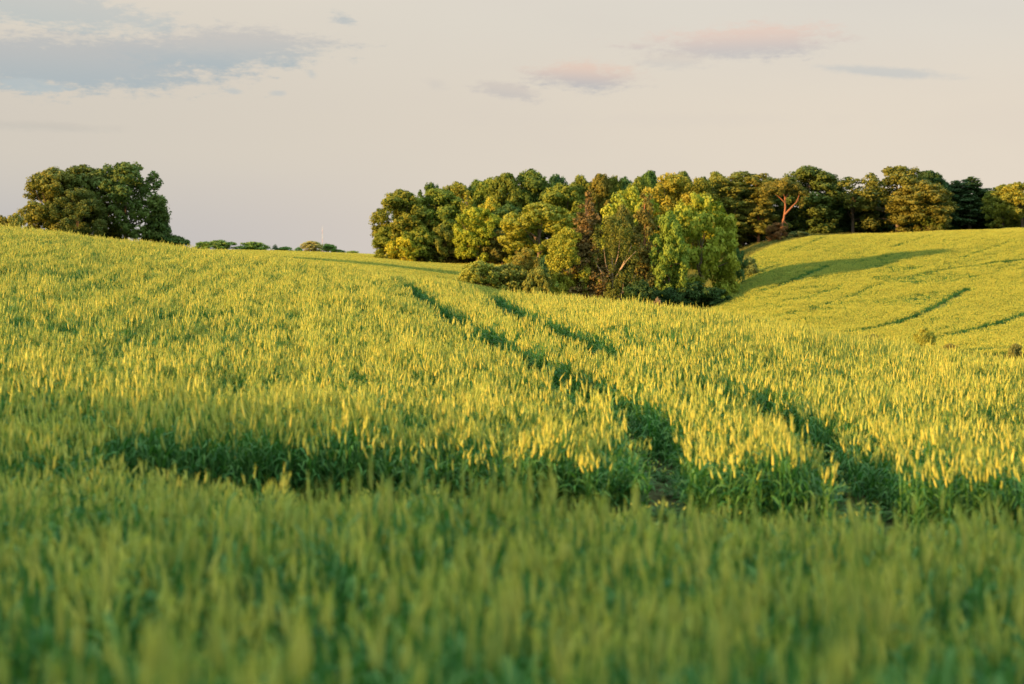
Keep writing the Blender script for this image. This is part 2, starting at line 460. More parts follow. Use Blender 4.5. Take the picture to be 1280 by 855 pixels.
# wheel tracks through the near field, and the turning gap they meet
near_tracks = [
 [(852, 606), (812, 512), (745, 480), (690, 453), (605, 410), (560, 387), (508, 353)],
 [(1150, 606), (1002, 513), (930, 490), (840, 460), (745, 431), (640, 387), (562, 358)],
]
near_tracks = [smooth([on_crop(*p) for p in t]) for t in near_tracks]
near_tracks = [t + [(t[-1][0] + (t[-1][0] - t[-3][0]) * 6, t[-1][1] + (t[-1][1] - t[-3][1]) * 6)] for t in near_tracks]
faint_tracks = [smooth([on_crop(*p) for p in t]) for t in (
 [(700, 520), (640, 470), (590, 440), (535, 400), (480, 352)],
 [(0, 392), (110, 362), (215, 343), (330, 330)])]
turn_gap = [(-14, 13.3), (-6, 12.9), (-1.5, 12.6), (1.2, 12.4), (4.0, 11.9), (9, 11.6)]

def scatter(n_per_m2, x0, x1, y0, y1):
    """even stratified points over a rectangle"""
    s = 1 / math.sqrt(n_per_m2)
    xs = np.arange(x0, x1, s); ys = np.arange(y0, y1, s)
    a, b = np.meshgrid(xs, ys)
    return (a + rng.uniform(0, s, a.shape)).ravel(), (b + rng.uniform(0, s, b.shape)).ravel()

def in_view(x, y, lo=-110, hi=1390, pad=3.0):
    u0 = (lo - CX) / F * y - pad; u1 = (hi - CX) / F * y + pad
    return (x > u0) & (x < u1)

nx_, ny_ = [], []
for dens, y0, y1 in ((36, 1.6, 12.0), (24, 12.0, 26), (24, 26, 60), (18, 60, 118)):
    a, b = scatter(dens, -60, 40, y0, y1); k = in_view(a, b)
    # beyond the crest only the first few metres matter
    px_ = CX + F * a / b
    crest = np.interp(px_, [0, 240, 450, 560, 700, 830, 1000, 1280], [100, 104, 96, 78, 66, 62, 54, 46])
    k &= b < crest
    nx_.append(a[k]); ny_.append(b[k])
x = np.concatenate(nx_); y = np.concatenate(ny_)
keep = np.ones(len(x), bool)
wob = (vnoise(x, y, 1.1, 3) - .5) * 0.22 + (vnoise(x, y, 0.4, 8) - .5) * 0.12
for t in near_tracks: keep &= poly_dist(x, y, t) + wob > (np.where(y < 20, 0.34, 0.42) if t is near_tracks[0] else np.where(y < 20, 0.36, 0.54))
gap_w = np.interp(x, [-14, -4.2, -2.6, -1, 1.5, 2.3, 9], [0.0, 0.1, 0.8, 1.2, 1.2, 0.9, 0.8])
for px, py, r_ in ((842, 572, .50), (768, 490, .36), (1135, 592, .46), (1030, 523, .34)):
    c_ = on_crop(px, py); keep &= np.hypot(x - c_[0], (y - c_[1]) * .6) + wob > r_
gapd = poly_dist(x, y, turn_gap)
keep &= gapd + wob * 2 > gap_w
stunted = ~keep & (rng.rand(len(x)) < 0.28); keep |= stunted      # trodden plants left short in the tracks
x, y, stunted = x[keep], y[keep], stunted[keep]
hf = 0.86 + 0.28 * vnoise(x, y, 2.6, 1) + np.where(y < 12, 0.60, 0.46) * (vnoise(x, y, 0.42, 2) - .5) + 0.16 * (vnoise(x, y, 1.1, 9) - .5)
hf *= 1 - np.interp(x, [-5, -2.5, 0, 2, 5], [.08, .29, .36, .36, .24]) * np.clip((y - 7.0) / 3.0, 0, 1) * (y < 12.4)
hf *= 1 + 0.10 * (vnoise(x, y, 9, 4) - .5)
row = poly_dist(x, y, near_tracks[0]); hf *= 1 + 0.075 * np.sin(row * 6.283 / 0.95 + 2.0 * vnoise(x, y, 8, 20)) * (y > 13)
for t in faint_tracks:
    dd = poly_dist(x, y, t); hf *= 1 - 0.20 * np.exp(-(dd / 0.30) ** 2)
hf *= np.where(rng.rand(len(x)) < 0.03, 1.12, 1.0)
hf = np.where(stunted, 0.18 + 0.16 * vnoise(x, y, 0.6, 5), hf)
s_ = hf * rng.uniform(0.90, 1.10, len(x))
pts = np.stack([x, y, ground_z(x, y)], 1)
rot = np.stack([rng.normal(0, .04, len(x)), rng.normal(0.02, .04, len(x)), rng.uniform(0, 6.283, len(x))], 1)
xs_ = np.where(y < 12.0, 0.78, 1.0)                       # the thinner, shorter stand of the headland
scl = np.stack([xs_, xs_, s_ * np.where(y < 12.0, 0.90, 1.0)], 1)
protos = [tuft_mesh('barley_tuft', 100 + k, 11, 0.14) for k in range(8)] + [tuft_mesh('leafy_barley_tuft', 150 + k, 12, 0.14, bare=0.88, leaves=4) for k in range(4)]
leafy_p = 0.10 + 0.55 * np.clip((vnoise(x, y, 1.0, 12) * .6 + vnoise(x, y, 3.4, 13) * .4 - .48) * 5, 0, 1) + 0.40 * (y < 12)
var = np.where(rng.rand(len(x)) < leafy_p, 8 + rng.randint(0, 4, len(x)), rng.randint(0, 8, len(x)))
instancer('barley', pts, rot, scl, var, protos, 'green to golden barley standing across the near field with wheel tracks through it', 'barley')
N_NEAR = len(x)

# ------------------------------------------------------------------ the far crops: coarser tufts
far_protos = [tuft_mesh('far_barley_tuft', 300 + k, 34, 0.50, ear_r=0.020, ear_l=0.12, awns=False, leaf_w=0.028, stem_w=0.010, square=True, ear_mat=M_EARFAR, leaves=2) for k in range(6)]
hill_tracks = [smooth([on_crop(*p, dmin=75) for p in t]) for t in (
 [(1052, 414), (1095, 407), (1140, 396), (1180, 376), (1212, 360)],
 [(1165, 421), (1200, 412), (1250, 402), (1285, 388)],
 [(880, 392), (930, 372), (985, 352), (1035, 331)],
 [(950, 405), (990, 398), (1012, 396)],
 [(960, 386), (1010, 371), (1050, 356)],
 [(1015, 384), (1070, 366), (1105, 350), (1180, 336), (1285, 322)],
 [(985, 312), (1010, 304), (1035, 293)],
 [(1115, 308), (1150, 297), (1166, 293)],
 [(1200, 322), (1240, 308), (1262, 302)])]
a, b = scatter(3.0, -20, 125, 78, 268)
px_ = CX + F * a / b
# the hillside field: right of the hollow, below the hilltop trees
edge_l = np.interp(b, [78, 110, 160, 185, 205, 225, 245, 262], [760, 800, 835, 860, 905, 930, 930, 950])
edge_t = np.interp(px_, [900, 960, 1010, 1060, 1170, 1190, 1280, 1500], [235, 244, 252, 254, 254, 266, 268, 268])
lowb = np.interp(px_, [760, 1000, 1100, 1280, 1400], [78, 78, 112, 106, 104])
k = (px_ > edge_l) & (px_ < 1400) & (b < edge_t) & (b > lowb)
hx, hy = a[k], b[k]
keep = np.ones(len(hx), bool)
for i, t in enumerate(hill_tracks): keep &= poly_dist(hx, hy, t) > (0.75 if i < 3 else 0.5) * (0.9 + 0.25 * vnoise(hx, hy, 6, i))
streak = vnoise(hx * 0.45 + hy * 0.15, hy * 1.0 - hx * 0.55, 3.2, 7)
pxh = CX + F * hx / hy
rough = np.exp(-((pxh - 1080) / 150) ** 2) * np.exp(-((hy - 178) / 30) ** 2)
keep &= ~((streak > 0.80 - 0.30 * rough) & (rng.rand(len(hx)) < 0.15 + 0.7 * rough))
hx, hy = hx[keep], hy[keep]
_t0 = hill_tracks[0]; _dx, _dy = _t0[-1][0] - _t0[0][0], _t0[-1][1] - _t0[0][1]; _l = math.hypot(_dx, _dy)
al = (hx * _dx + hy * _dy) / _l; ac = (-hx * _dy + hy * _dx) / _l
hs = 0.84 + 0.22 * vnoise(hx, hy, 6, 1) + 0.14 * (vnoise(hx, hy, 1.5, 2) - .5) + 0.24 * (vnoise(al / 16, ac / 1.3, 1, 6) - .5)
pts = np.stack([hx, hy, ground_z(hx, hy)], 1); n = len(hx)
instancer('hillside_barley', pts, np.stack([rng.normal(0, .03, n), rng.normal(0, .03, n), rng.randint(0, 4, n) * 1.5708 + rng.normal(0, .2, n)], 1),
          np.stack([np.full(n, 1.1), np.full(n, 1.1), hs], 1), rng.randint(0, 6, n), far_protos,
          'golden green barley on the hillside across the hollow, striped by curving wheel tracks', 'barley')
N_HILL = n
# the field between the near crest and the wood
a, b = scatter(1.5, -125, 45, 105, 470)
px_ = CX + F * a / b
edge_r = np.interp(b, [105, 150, 185, 200, 280, 300, 310, 470], [690, 690, 690, 700, 690, 660, 470, 470])
k = (px_ > 150) & (px_ < edge_r) & (b < np.interp(px_, [150, 250, 470, 475, 700], [420, 430, 470, 303, 300]))
mx_, my_ = a[k], b[k]
hs = 0.8 + 0.25 * vnoise(mx_, my_, 6, 1) + 0.1 * (vnoise(mx_ * .3, my_, 3, 2) - .5)
n = len(mx_); pts = np.stack([mx_, my_, ground_z(mx_, my_)], 1)
instancer('distant_barley', pts, np.stack([rng.normal(0, .03, n), rng.normal(0, .03, n), rng.randint(0, 4, n) * 1.5708 + rng.normal(0, .2, n)], 1),
          np.stack([np.full(n, 1.5), np.full(n, 1.5), hs], 1), rng.randint(0, 6, n), far_protos,
          'pale golden crop of the flat field lying in front of the dense wood', 'barley')
N_MID = n

# rough grass: along the hollow and the wood edge
def grass_mesh(name, seed):
    r = np.random.RandomState(seed); V = []; T = []; tt = []
    for i in range(60):
        bx, by = r.uniform(-.4, .4, 2); a = r.uniform(0, 6.283); L = r.uniform(.25, .75); o = r.uniform(.05, .3)
        d = np.array([math.cos(a), math.sin(a)]); w = np.array([-d[1], d[0]]) * 0.02
        k = len(V); V += [(bx - w[0], by - w[1], 0), (bx + w[0], by + w[1], 0), (bx + d[0] * o, by + d[1] * o, L)]
        T.append((k, k + 1, k + 2)); tt.append(r.rand())
    return mesh_from(name, np.array(V), None, [M_GRASS], None, tt, T)
gp = [grass_mesh('grass_tuft', 500 + k) for k in range(4)]
a, b = scatter(2.0, -30, 125, 84, 300); px_ = CX + F * a / b
edge_l = np.interp(b, [78, 110, 160, 185, 205, 225, 245, 262], [760, 800, 835, 860, 905, 930, 930, 950])
edge_t = np.interp(px_, [900, 960, 1010, 1060, 1170, 1190, 1280, 1500], [235, 244, 252, 254, 254, 266, 268, 268])
lowb = np.interp(px_, [760, 1000, 1100, 1280, 1400], [78, 78, 112, 106, 104])
verge = ((b < lowb) & (px_ > 980) & (px_ < 1400)) | ((px_ < edge_l) & (px_ > edge_l - 90) & (b > 190) & (b < 285)) | ((b > edge_t) & (b < edge_t + 22) & (px_ > 900) & (px_ < 1400))
vx, vy = a[verge], b[verge]; n = len(vx)
instancer('grass', np.stack([vx, vy, ground_z(vx, vy)], 1), np.stack([np.zeros(n), np.zeros(n), rng.uniform(0, 6.28, n)], 1),
          np.stack([np.ones(n), np.ones(n), 0.5 + 0.8 * vnoise(vx, vy, 4, 1)], 1), rng.randint(0, 4, n), gp,
          'rough uncut grass along the hollow and under the edge of the wood', 'grass')
print('tufts', N_NEAR, N_HILL, N_MID, n)

# ------------------------------------------------------------------ trees
def crown_leaves(seed, lobes, leaf, per_m2, normal_jit=0.75, sub=9, sub_r=0.42, flat=0.85, droop=0.0):
    """leaf clumps: lobes (centre, radius) are broken into sub-lobes and covered with small folded leaf sprays"""
    r = np.random.RandomState(seed); P = []; Nn = []; Tt = []
    for c, R in lobes:
        c = np.array(c, float); lt = r.rand()
        for s in range(sub):
            d = r.normal(0, 1, 3); d[2] += 0.25; d /= np.linalg.norm(d)
            sr = R * sub_r * r.uniform(0.75, 1.25)
            sc_ = c + d * R * 0.78 * np.array([1, 1, flat]); st = r.rand()
            k = max(4, int(4 * math.pi * sr * sr * per_m2 / (leaf * leaf)))
            u = r.normal(0, 1, (k, 3)); u[:, 2] += 0.15; u /= np.linalg.norm(u, axis=1)[:, None]
            p = sc_ + u * sr * (0.55 + 0.72 * r.rand(k, 1) ** 0.8) * np.array([1, 1, flat])
            if droop: p[:, 2] -= droop * r.rand(k) ** 2
            P.append(p); Nn.append(u * 0.8 + d * 0.5 + r.normal(0, normal_jit * 0.6, (k, 3)))
            Tt.append(np.clip(0.35 * lt + 0.3 * st + 0.35 * r.rand(k), 0, 1))
    P = np.concatenate(P); Nn = np.concatenate(Nn); Tt = np.concatenate(Tt)
    Nn /= np.linalg.norm(Nn, axis=1)[:, None] + 1e-9
    m = len(P)
    T = np.cross(Nn, r.normal(0, 1, (m, 3))); T /= np.linalg.norm(T, axis=1)[:, None] + 1e-9
    B = np.cross(Nn, T)
    L = leaf * r.uniform(0.6, 1.3, (m, 1))
    v = np.empty((m, 4, 3))
    v[:, 0] = P - T * L * 0.62; v[:, 1] = P - B * L * 0.42 + Nn * L * 0.10
    v[:, 2] = P + T * L * 0.62; v[:, 3] = P + B * L * 0.42 + Nn * L * 0.10
    return v.reshape(-1, 3), np.arange(m * 4).reshape(-1, 4), Tt


def lobes_round(seed, w, h, z0, n, rmin=.16, rmax=.28, fill=0.22, belly=.5, low=0.72):
    """lobes over a domed crown that stays wide down to its skirt"""
    r = np.random.RandomState(seed); out = []; R = w / 2
    for i in range(n):
        lr = R * r.uniform(rmin, rmax)
        t = r.uniform(0.0, 1.0) ** low
        prof = math.sqrt(max(0.0, 1 - ((t - belly) / (1 - belly)) ** 2.6)) if t > belly else 0.82 + 0.18 * t / belly
        a = r.uniform(0, 6.283); q = r.uniform(0.1, 0.6) if r.rand() < fill else r.uniform(0.9, 1.0)
        rad = max(0.0, R * prof - lr * 0.9) * q
        z = z0 + lr * 0.5 + (h - z0 - lr * 1.4) * t * (q if False else 1.0)
        out.append(((rad * math.cos(a), rad * math.sin(a), z), lr))
    return out


def limbs(tb, seed, h, lobes, n, r0, fork=(0.25, 0.5), lean=(0, 0), trunk_top=0.75):
    r = np.random.RandomState(seed)
    tx, ty = lean
    T = lambda t: Vector((tx * t * t, ty * t * t, h * t * trunk_top))
    tb.add([T(-0.04), T(0.02), T(0.15), T(0.35), T(0.6), T(1.0)], [r0 * 1.5, r0 * 1.25, r0, r0 * .8, r0 * .5, r0 * .12], 8)
    idx = r.choice(len(lobes), min(n, len(lobes)), replace=False)
    for i in idx:
        c = Vector(lobes[i][0]); t = r.uniform(*fork); s = T(t / trunk_top)
        if c.z < s.z + 0.2: s = T(max(0.05, (c.z - 0.8) / h / trunk_top))
        m = s.lerp(c, 0.5) + Vector((r.normal(0, .25), r.normal(0, .25), abs(r.normal(0, .3))))
        tb.add([s, m, c], [r0 * .42, r0 * .28, r0 * .06], 5)


PROTO = {}
def kind(name, seed, w, h, lobes, leaf, per, r0, nl, n_limb=8, **kw):
    tk = {k: kw.pop(k) for k in ('fork', 'lean', 'trunk_top') if k in kw}
    v, q_, t = crown_leaves(seed, lobes, leaf, per, **kw)
    cm = mesh_from(name + '_crown', v, q_, [M_LEAF], None, t)
    tb = Tubes(); limbs(tb, seed + 1, h, lobes, n_limb, r0, **tk)
    tmm = tb.mesh(name + '_trunk', M_BARK)
    lo = np.percentile(v, 1.0, axis=0); hi = np.percentile(v, 99.3, axis=0)
    PROTO[name] = (cm, tmm, hi[0] - lo[0], hi[2])


for k_ in range(5):
    kind('broad%d' % k_, 20 + k_, 10, 14, lobes_round(30 + k_, 10, 14, -0.4, 90), 0.32, 1.15, 0.28, 90)
for k_ in range(2):
    kind('oak%d' % k_, 60 + k_, 13, 14, lobes_round(66 + k_, 13, 14, 0.8, 85, .13, .24, belly=.55), 0.36, 1.15, 0.36, 85, sub=9, sub_r=.38)
kind('chestnut', 70, 15, 15, lobes_round(75, 15, 16, -0.4, 105, .12, .20, fill=.15, belly=.42, low=1.0), 0.44, 1.25, 0.4, 85, sub=8, sub_r=.46, normal_jit=.55)
kind('feather', 80, 11, 14, lobes_round(81, 11, 14, -0.4, 80, .14, .26), 0.30, 0.9, 0.25, 70, normal_jit=1.3, sub=12, sub_r=.40)
kind('sparse', 84, 10, 14, lobes_round(85, 10, 14, 3.5, 34, .13, .24, fill=.3), 0.36, 0.8, 0.26, 30, n_limb=18, sub=8)
for k_ in range(2):
    kind('bush%d' % k_, 90 + k_, 6, 4.5, lobes_round(95 + k_, 6, 4.5, -0.6, 40, .16, .30), 0.26, 1.0, 0.10, 34, trunk_top=.5)

# pines: a bare stem carrying flat tiers of needles high up
def pine_lobes(seed, w, h, z0, n):
    r = np.random.RandomState(seed); out = []
    for i in range(n):
        t = (i + r.rand()) / n; z = z0 + (h - z0) * t; a = i * 2.4 + r.normal(0, .4)
        rad = w / 2 * (0.85 - 0.55 * t) * r.uniform(.35, .85)
        out.append(((rad * math.cos(a), rad * math.sin(a), z - 0.6), w * r.uniform(.10, .17)))
    return out
for k_ in range(3):
    kind('pine%d' % k_, 110 + k_, 8, 15, pine_lobes(115 + k_, 8, 15, 2.6, 44), 0.30, 0.9, 0.20, 44, n_limb=20, flat=.5, fork=(.4, .85), trunk_top=.95)

def cone_lobes(seed, w, h, z0, n, p=1.0):
    r = np.random.RandomState(seed); out = []
    for i in range(n):
        t = r.rand() ** 1.3; z = z0 + (h - z0) * t; a = r.uniform(0, 6.283); R = w / 2 * (1 - t) ** p + .15
        q = r.uniform(.3, .8)
        out.append(((R * q * math.cos(a), R * q * math.sin(a), z), max(.35, R * r.uniform(.28, .42))))
    return out
kind('cone', 120, 7, 15, cone_lobes(121, 7, 15, 0.5, 90, .62), 0.28, 0.8, 0.22, 70, normal_jit=1.2, n_limb=22, fork=(.1, .9), trunk_top=.98)
kind('spire', 124, 5.5, 15, cone_lobes(125, 5.5, 15, 0.5, 80, .36), 0.26, 0.85, 0.22, 60, normal_jit=1.2, n_limb=22, fork=(.1, .9), trunk_top=.98)

# the birch-like tree at the front: pale trunk and forked limbs seen through a thin crown
bl = lobes_round(131, 11.5, 15.5, 0.2, 78, .12, .22, fill=.35)
v, q_, t = crown_leaves(130, bl, 0.26, 0.62, normal_jit=1.3, sub=9, sub_r=.42, droop=1.4)
tb = Tubes(); rb = np.random.RandomState(4)
tb.add([(0, 0, -.4), (.1, 0, 1), (.0, -.3, 4), (-.2, -1.0, 7.4), (-.3, -1.3, 10.6), (-.2, -1.0, 13.5)], [.30, .26, .22, .16, .11, .03], 8)
for s_pt, m_pt, e_pt, rr in (((.0, -.3, 5.2), (1.6, -2.9, 7.6), (3.3, -3.8, 10.6), .16), ((1.2, -2.6, 7.0), (2.4, -3.6, 8.4), (4.2, -3.6, 9.8), .11), ((.0, -.2, 3.4), (-1.8, -2.6, 6.0), (-3.6, -3.3, 8.2), .13),
                             ((.1, 0, 2.0), (-1.6, -3.4, 3.6), (-2.6, -4.1, 6.2), .12), ((.1, -.1, 2.6), (2.0, -3.0, 4.0), (4.4, -3.5, 6.6), .12), ((-.2, -.8, 6.6), (.8, -2.6, 9.0), (1.2, -2.9, 11.6), .10),
                             ((.1, 0, 1.2), (1.2, -3.6, 2.6), (1.8, -4.2, 5.2), .10), ((-.1, -.4, 5), (-1.6, -3.0, 8), (-2.0, -3.2, 10.6), .09)):
    tb.add([s_pt, m_pt, e_pt], [rr, rr * .75, rr * .25], 6)
lo_ = np.percentile(v, 1, axis=0); hi_ = np.percentile(v, 99.3, axis=0)
PROTO['birch'] = (mesh_from('birch_crown', v, q_, [M_LEAF], None, t), tb.mesh('birch_trunk', M_BARK), hi_[0] - lo_[0], hi_[2])

# the leaning pine with the bare red trunk
rl = [((r0_[0], r0_[1], r0_[2]), r0_[3]) for r0_ in [(-2.9, -.6, 9.9, 1.9), (.6, -1.2, 10.4, 2.0), (2.4, -.8, 9.7, 1.8), (-1.4, -1.0, 9.2, 1.4), (3.9, -.6, 8.6, 1.3), (-3.9, .2, 8.9, 1.3), (-2.4, 0, 9.6, 1.2), (-1.0, -.6, 10.6, 1.3), (.6, .5, 11.0, 1.3), (2.0, -.4, 10.4, 1.3), (3.2, 0, 9.2, 1.2), (4.0, .2, 7.6, .9), (-3.2, .3, 8.4, 1.0), (-1.6, .8, 8.6, 1.0), (1.0, .6, 9.2, 1.1), (2.6, .9, 8.8, 1.0), (-.4, 1.4, 9.4, 1.2), (3.8, -.3, 6.4, .6)]]
v, q_, t = crown_leaves(140, rl, 0.32, 0.8, flat=.6, sub=9)
tb = Tubes()
tb.add([(-.9, 0, -.3), (-.5, -.1, 2), (.1, -.3, 4.2), (.4, -.3, 6.2), (.3, -.2, 8.2), (-.5, 0, 10)], [.30, .25, .22, .19, .13, .05], 8)
for s_pt, m_pt, e_pt, rr in (((.2, -.4, 4.8), (1.6, -.9, 6.2), (3.2, -.6, 7.6), .22), ((2.6, -.7, 7.0), (3.2, -.6, 8.2), (3.4, -.4, 9.4), .12), ((.4, -.3, 7), (-1.0, -.5, 8.2), (-2.6, -.1, 9.2), .13), ((.3, -.3, 7.6), (1.0, -.3, 9), (1.8, -.2, 10.2), .12), ((.1, -.4, 3.6), (.8, -.5, 3.0), (.9, -.5, 2.0), .07)):
    tb.add([s_pt, m_pt, e_pt], [rr, rr * .8, rr * .3], 6)
lo_ = np.percentile(v, 1, axis=0); hi_ = np.percentile(v, 99.3, axis=0)
PROTO['redpine'] = (mesh_from('red_pine_crown', v, q_, [M_LEAF], None, t), tb.mesh('red_pine_trunk', M_BARK), hi_[0] - lo_[0], hi_[2])

# foliage colours
OLIVE = (.150, .150, .022); MID = (.105, .135, .022); DEEP = (.055, .090, .022); BLUE = (.040, .080, .032)
BRIGHT = (.225, .225, .026); GOLD = (.260, .210, .026); BROWN = (.150, .105, .026); RUST = (.260, .075, .026)
RUSTG = (.200, .120, .030); PINE = (.060, .080, .022); TAN = (.210, .180, .075); WILLOW = (.190, .185, .030)
BK = (.12, .09, .06); BIRCHBARK = (.40, .33, .25); REDBARK = (.30, .135, .07); GREYB = (.16, .13, .10)
trng = random.Random(3)


def tree(kd, px, d, top, wpx, col, label, name='broadleaf_tree', cat='tree', bark=BK, group=None, rotz=None, depth=None, sink=0.0):
    x = (px - CX) / F * d; zb = gz1(x, d) - sink; zt = (HY - top) * d / F
    cm, tmm, w0, h0 = PROTO[kd]
    h = max(zt - zb, 0.6); w = wpx * d / F
    root = bpy.data.objects.new(name, None); COL.objects.link(root)
    root.location = (x, d, zb)
    sxy = w / w0; root.scale = (sxy, sxy if depth is None else sxy * depth, h / h0)
    root.rotation_euler = (0, 0, trng.uniform(0, 6.283) if rotz is None else rotz)
    tag(root, label, cat, group)
    c = link('crown', cm, root); j = trng.uniform(.92, 1.08); c.color = (col[0] * j * 1.25, col[1] * 1.60, col[2] * 1.5, 1)
    t_ = link('trunk', tmm, root); t_.color = tuple(bark) + (1,)
    return root


W_ = 'trees of the wood'
# --- the lone clump on the rise at the far left
tree('oak0', 157, 203, 206, 100, (.070, .090, .026), 'large dark rounded tree, tallest of the isolated clump on the crest', 'broadleaf_tree')
tree('oak1', 103, 204, 209, 98, (.098, .105, .026), 'middle crown of the isolated clump on the crest, dark below a golden top')
tree('broad1', 67, 199, 213, 76, (.150, .125, .030), 'golden brown sunlit tree at the outer end of the isolated clump')
tree('feather', 98, 195, 238, 62, (.080, .092, .026), 'low olive brown tree in front of the dark trees of the isolated clump')
tree('bush0', 20, 190, 268, 30, (.19, .155, .035), 'small golden bush beside the sunlit end of the isolated clump', 'bush', 'bush')
tree('bush1', 3, 190, 271, 26, (.20, .15, .035), 'small tan bush cut by the edge of the frame', 'bush', 'bush')
tree('bush0', 195, 205, 262, 40, (.05, .075, .025), 'dark undergrowth bush at the foot of the large dark clump tree', 'bush', 'bush')
tree('bush1', 217, 205, 295, 36, (.070, .095, .026), 'low round green bush just beyond the isolated clump', 'bush', 'bush')
# --- far hedgerow bushes on the skyline
HB = [('bush0', 251, 452, 304.5, 15, DEEP, 'tiny dark bush touching the long green mound on the skyline'),
      ('bush1', 273, 450, 302.5, 38, (.085, .120, .03), 'long green mounded bush on the far skyline'),
      ('bush0', 315, 455, 304.5, 36, (.120, .140, .03), 'flat topped lighter green bush on the far skyline'),
      ('cone', 344, 460, 308, 10, BLUE, 'tiny dark pointed bush on the far skyline'),
      ('bush1', 357, 462, 310.5, 16, DEEP, 'small dark low bush next to the pointed one'),
      ('bush0', 373, 470, 311, 9, BLUE, 'very small dark bush before the pale rounded tree'),
      ('broad2', 389, 475, 303.5, 24, TAN, 'pale tan rounded tree on the far skyline'),
      ('bush1', 408, 480, 307, 20, DEEP, 'dark green bush pressed against the pale rounded tree'),
      ('bush0', 424, 480, 314, 14, DEEP, 'low dark bush trailing the skyline hedge'),
      ('bush1', 441, 490, 315.5, 14, MID, 'lowest tiny bush at the end of the skyline hedge')]
for kd, px, d, top, w, col, lab in HB:
    tree(kd, px, d, top - 2.0, w * 1.1, tuple(v * 1.5 for v in col), lab, 'bush' if kd[:4] == 'bush' else 'broadleaf_tree', 'bush' if kd[:4] == 'bush' else 'tree', group='far skyline hedgerow')

